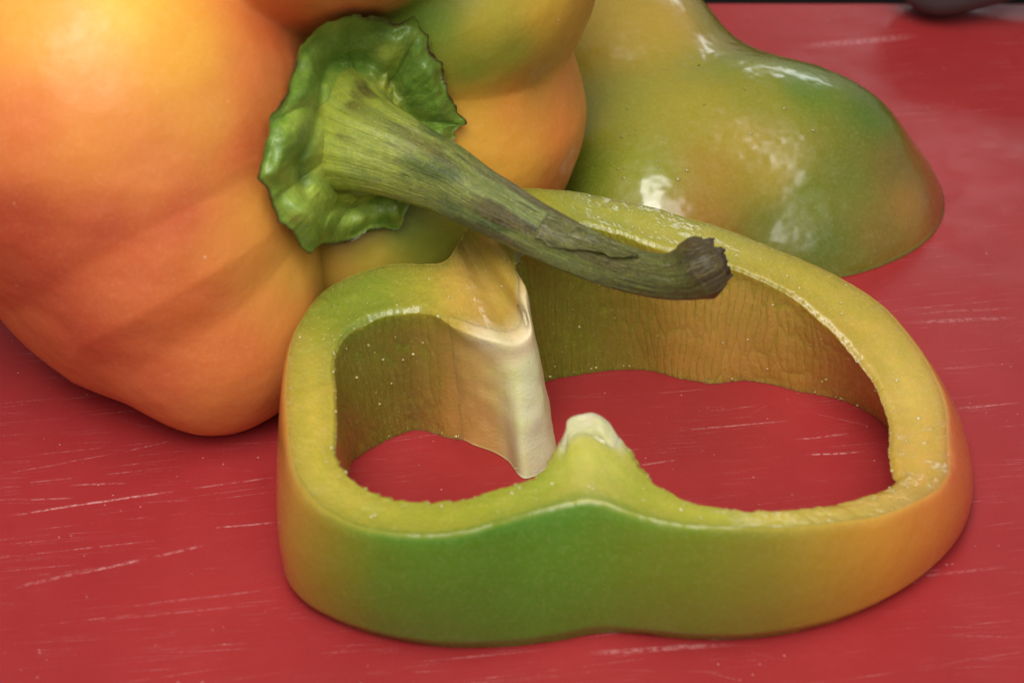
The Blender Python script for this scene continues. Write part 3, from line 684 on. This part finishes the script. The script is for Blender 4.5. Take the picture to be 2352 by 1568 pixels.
flesh = mesh_obj('flesh', V, orient(V, F), MAT_FLESH, ring, C, sharp=48)
flesh['label'] = 'moist yellow-green cut flesh with a blistered inner wall'
# the two ribs of pith: a soft layer grown onto the flesh, thinning out towards its borders
for a_, b_, rmax, hmin, lab in ((15.0, 23.0, .16, .004, 'pale peach rib of pith standing at the back of the ring'), (56.3, 60.3, .26, .05, 'torn white stub of pith at the front of the ring')):
    bx = ixrange(a_, b_); nbx = len(bx); tu = np.linspace(0, 1, nbx)[:, None]
    rr_ = np.linspace(rmax, 0, 26)[:-1]; hh_ = np.linspace(1, hmin, 60); nr = len(rr_)
    A = bx[:, None]
    P = np.concatenate([vol(A, rr_[None], 1.0), vol(A, 0.0, hh_[None])], 1)
    Cl = np.concatenate([vcol(A, rr_[None], 1.0, 'flesh'), vcol(A, 0.0, hh_[None], 'flesh')], 1)
    tv = np.r_[rr_ / rmax, np.zeros(60)][None]; dn = np.r_[np.zeros(nr), (1 - hh_)][None]
    edge_ = sstep(0, .16, tu) * sstep(0, .16, 1 - tu) * (1 - sstep(.55, 1, tv + .25 * fbm(P * 3, 2, 151)))
    wl = sstep(-.02, .06, np.r_[-np.ones(nr), np.linspace(0, 1, 60)])[None, :, None]
    Nn = nrm(np.array([0, 0, 1.0]) * (1 - wl) - n_in[A] * np.maximum(wl, .15))
    off = (.034 + .02 * fbm(P * 2.5, 2, 153)) * edge_ - .012
    V1 = P + Nn * off[..., None]; V2 = P - Nn * .05
    nn = V1.shape[0] * V1.shape[1]; mcol = V1.shape[1]
    F1 = quads(V1.shape[0], mcol); bd = np.r_[np.arange(mcol), np.arange(1, nbx) * mcol + mcol - 1, (nbx - 1) * mcol + np.arange(mcol - 2, -1, -1), np.arange(nbx - 2, 0, -1) * mcol]
    bn = np.roll(bd, -1)
    Fa = np.concatenate([F1, F1[:, ::-1] + nn, np.stack([bn, bd, bd + nn, bn + nn], -1)])
    Va = np.concatenate([V1.reshape(-1, 3), V2.reshape(-1, 3)]); Ca = np.concatenate([Cl.reshape(-1, 3)] * 2)
    o = mesh_obj('septum', Va, orient(Va, Fa), MAT_PITH, ring, Ca); o['label'] = lab
# rind
rs = [RS + .0005, 1.0]
ho = np.linspace(0, 1, 60)
def spatch(r, h):
    A = IX[:, None]; rr, hh = (np.asarray(r)[None, :], h) if np.ndim(r) else (r, np.asarray(h)[None, :])
    P = vol(A, rr, hh); return P, vcol(A, rr, hh, 'skin'), quads(P.shape[0], P.shape[1], True, False)
ri = np.array([RS - .03, RS - .006, RS + .004, 1.0]); hi_ = np.array([.965, .996, .9995, 1.0])
A = IX[:, None]
tP = vol(A, ri[None], hi_[None]); t_ = (tP, vcol(A, ri[None], hi_[None], 'skin'), quads(NI, 4, True, False))
o_ = spatch(1.0, ho); i_ = spatch(ri[0], ho * .965); b_ = spatch(np.array([ri[0], 1.0]), 0.0)
V, F, C = build([o_, (i_[0], i_[1], i_[2][:, ::-1]), t_, (b_[0], b_[1], b_[2][:, ::-1])])
rind = mesh_obj('skin', V, orient(V, F), MAT_RIND, ring, C, sharp=48)
rind['label'] = 'waxy outer skin running from green in front to orange at the right'

# ------------------------------------------------------------------ juice beads (too many and too small to count)
rng = np.random.default_rng(4)
def bead_mesh(pts, nors, rads, flat_=.45):
    a = np.linspace(0, 2 * math.pi, 8, endpoint=False); rows = [(1, 0), (.82, .55), (.42, .9)]
    base = np.array([(r * math.cos(t), r * math.sin(t), z) for r, z in rows for t in a] + [(0, 0, 1.0), (0, 0, -.2)])
    fq = []
    for k in range(2):
        for i in range(8): fq.append((k * 8 + i, k * 8 + (i + 1) % 8, (k + 1) * 8 + (i + 1) % 8, (k + 1) * 8 + i))
    for i in range(8): fq.append((16 + i, 16 + (i + 1) % 8, 24, 24)); fq.append(((i + 1) % 8, i, 25, 25))
    fq = np.array(fq); tri = []
    for f in fq:
        tri.append((f[0], f[1], f[2]));
        if f[2] != f[3]: tri.append((f[0], f[2], f[3]))
    tri = np.array(tri)
    n = nrm(nors); e1 = nrm(np.cross(n, [.31, .2, .93])); e2 = np.cross(n, e1)
    sc = rads[:, None, None]; st = (1 + .5 * rng.random(len(pts)))[:, None, None]
    V = pts[:, None] + sc * (base[None, :, 0:1] * st * e1[:, None] + base[None, :, 1:2] * e2[:, None] + base[None, :, 2:3] * flat_ * n[:, None])
    F = (tri[None] + (np.arange(len(pts)) * len(base))[:, None, None]).reshape(-1, 3)
    return V.reshape(-1, 3), F
nb = 560
ixb = rng.integers(0, NI, nb); rb = np.clip(np.abs(rng.normal(.35, .3, nb)), .01, .96)
near_edge = rng.random(nb) < .35; rb[near_edge] = rng.random(near_edge.sum()) * .06
Pb = vol(ixb, rb, np.ones(nb))
hb = np.ones(nb); wallb = rng.random(nb) < .4; rb[wallb] = 0; hb[wallb] = np.where(rng.random(wallb.sum()) < .4, .03, rng.random(wallb.sum()))
Pb = vol(ixb, rb, hb)
V, F = bead_mesh(Pb, np.where(wallb[:, None], -n_in[ixb] + [0, 0, .3], np.array([0, 0, 1.0])) + rng.normal(0, .2, (nb, 3)), .006 + .016 * rng.random(nb) ** 3)
o = mesh_obj('juice_beads', V, F, MAT_BEAD, ring); o['kind'] = 'stuff'
nb = 26
pxs = np.r_[rng.normal(1455, 60, 14), rng.uniform(1400, 2080, 12)]; pys = np.r_[rng.normal(385, 50, 14), rng.uniform(160, 560, 12)]
Pd, okd = ck.hit(pxs, pys); Pd = Pd[okd]
eps = .02; Nd = np.stack([ck.sdf(Pd + np.eye(3)[k] * eps) - ck.sdf(Pd - np.eye(3)[k] * eps) for k in range(3)], -1)
V, F = bead_mesh(Pd + nrm(Nd) * .008, Nd, .008 + .016 * rng.random(len(Pd)) ** 2, .18)
o = mesh_obj('water_beads', V, F, MAT_DROP, half); o['kind'] = 'stuff'

# ------------------------------------------------------------------ dark handle at the far edge of the board
hd = empty('utensil_handle', (7.2, 8.6, 0), 'dark grey rounded handle lying at the far right edge of the board', 'handle')
tt = np.linspace(0, 1, 60)[:, None]; aa = np.linspace(0, 2 * math.pi, 40, endpoint=False)[None]
prof = np.clip(np.sqrt(np.clip(1 - (1 - np.clip(tt / .10, 0, 1)) ** 2, 0, 1)), .02, 1)
hw_, hh_ = .8 * prof, .75 * prof
cx = 6.15 + 9 * tt; cz = .86 + .40 * sstep(.08, .3, tt); cy = 8.85 + .3 * tt
sup = lambda v, e: np.sign(v) * np.abs(v) ** e
HV = np.stack([cx + 0 * aa, cy + hw_ * sup(np.cos(aa), .7), cz + hh_ * sup(np.sin(aa), .7)], -1)
mesh_obj('grip', HV.reshape(-1, 3), quads(60, 40, False, True), plain('dark_rubber', (.07, .066, .066), .55, .2, 30), hd)
EC = HV[-1]; ce = EC.mean(0); CVp = np.stack([EC, ce + (EC - ce) * .8 + [.12, 0, 0], ce + (EC - ce) * .05 + [.16, 0, 0]])
mesh_obj('end_cap', CVp.reshape(-1, 3), quads(3, 40, False, True), plain('black_cap', (.02, .02, .02), .4), hd)
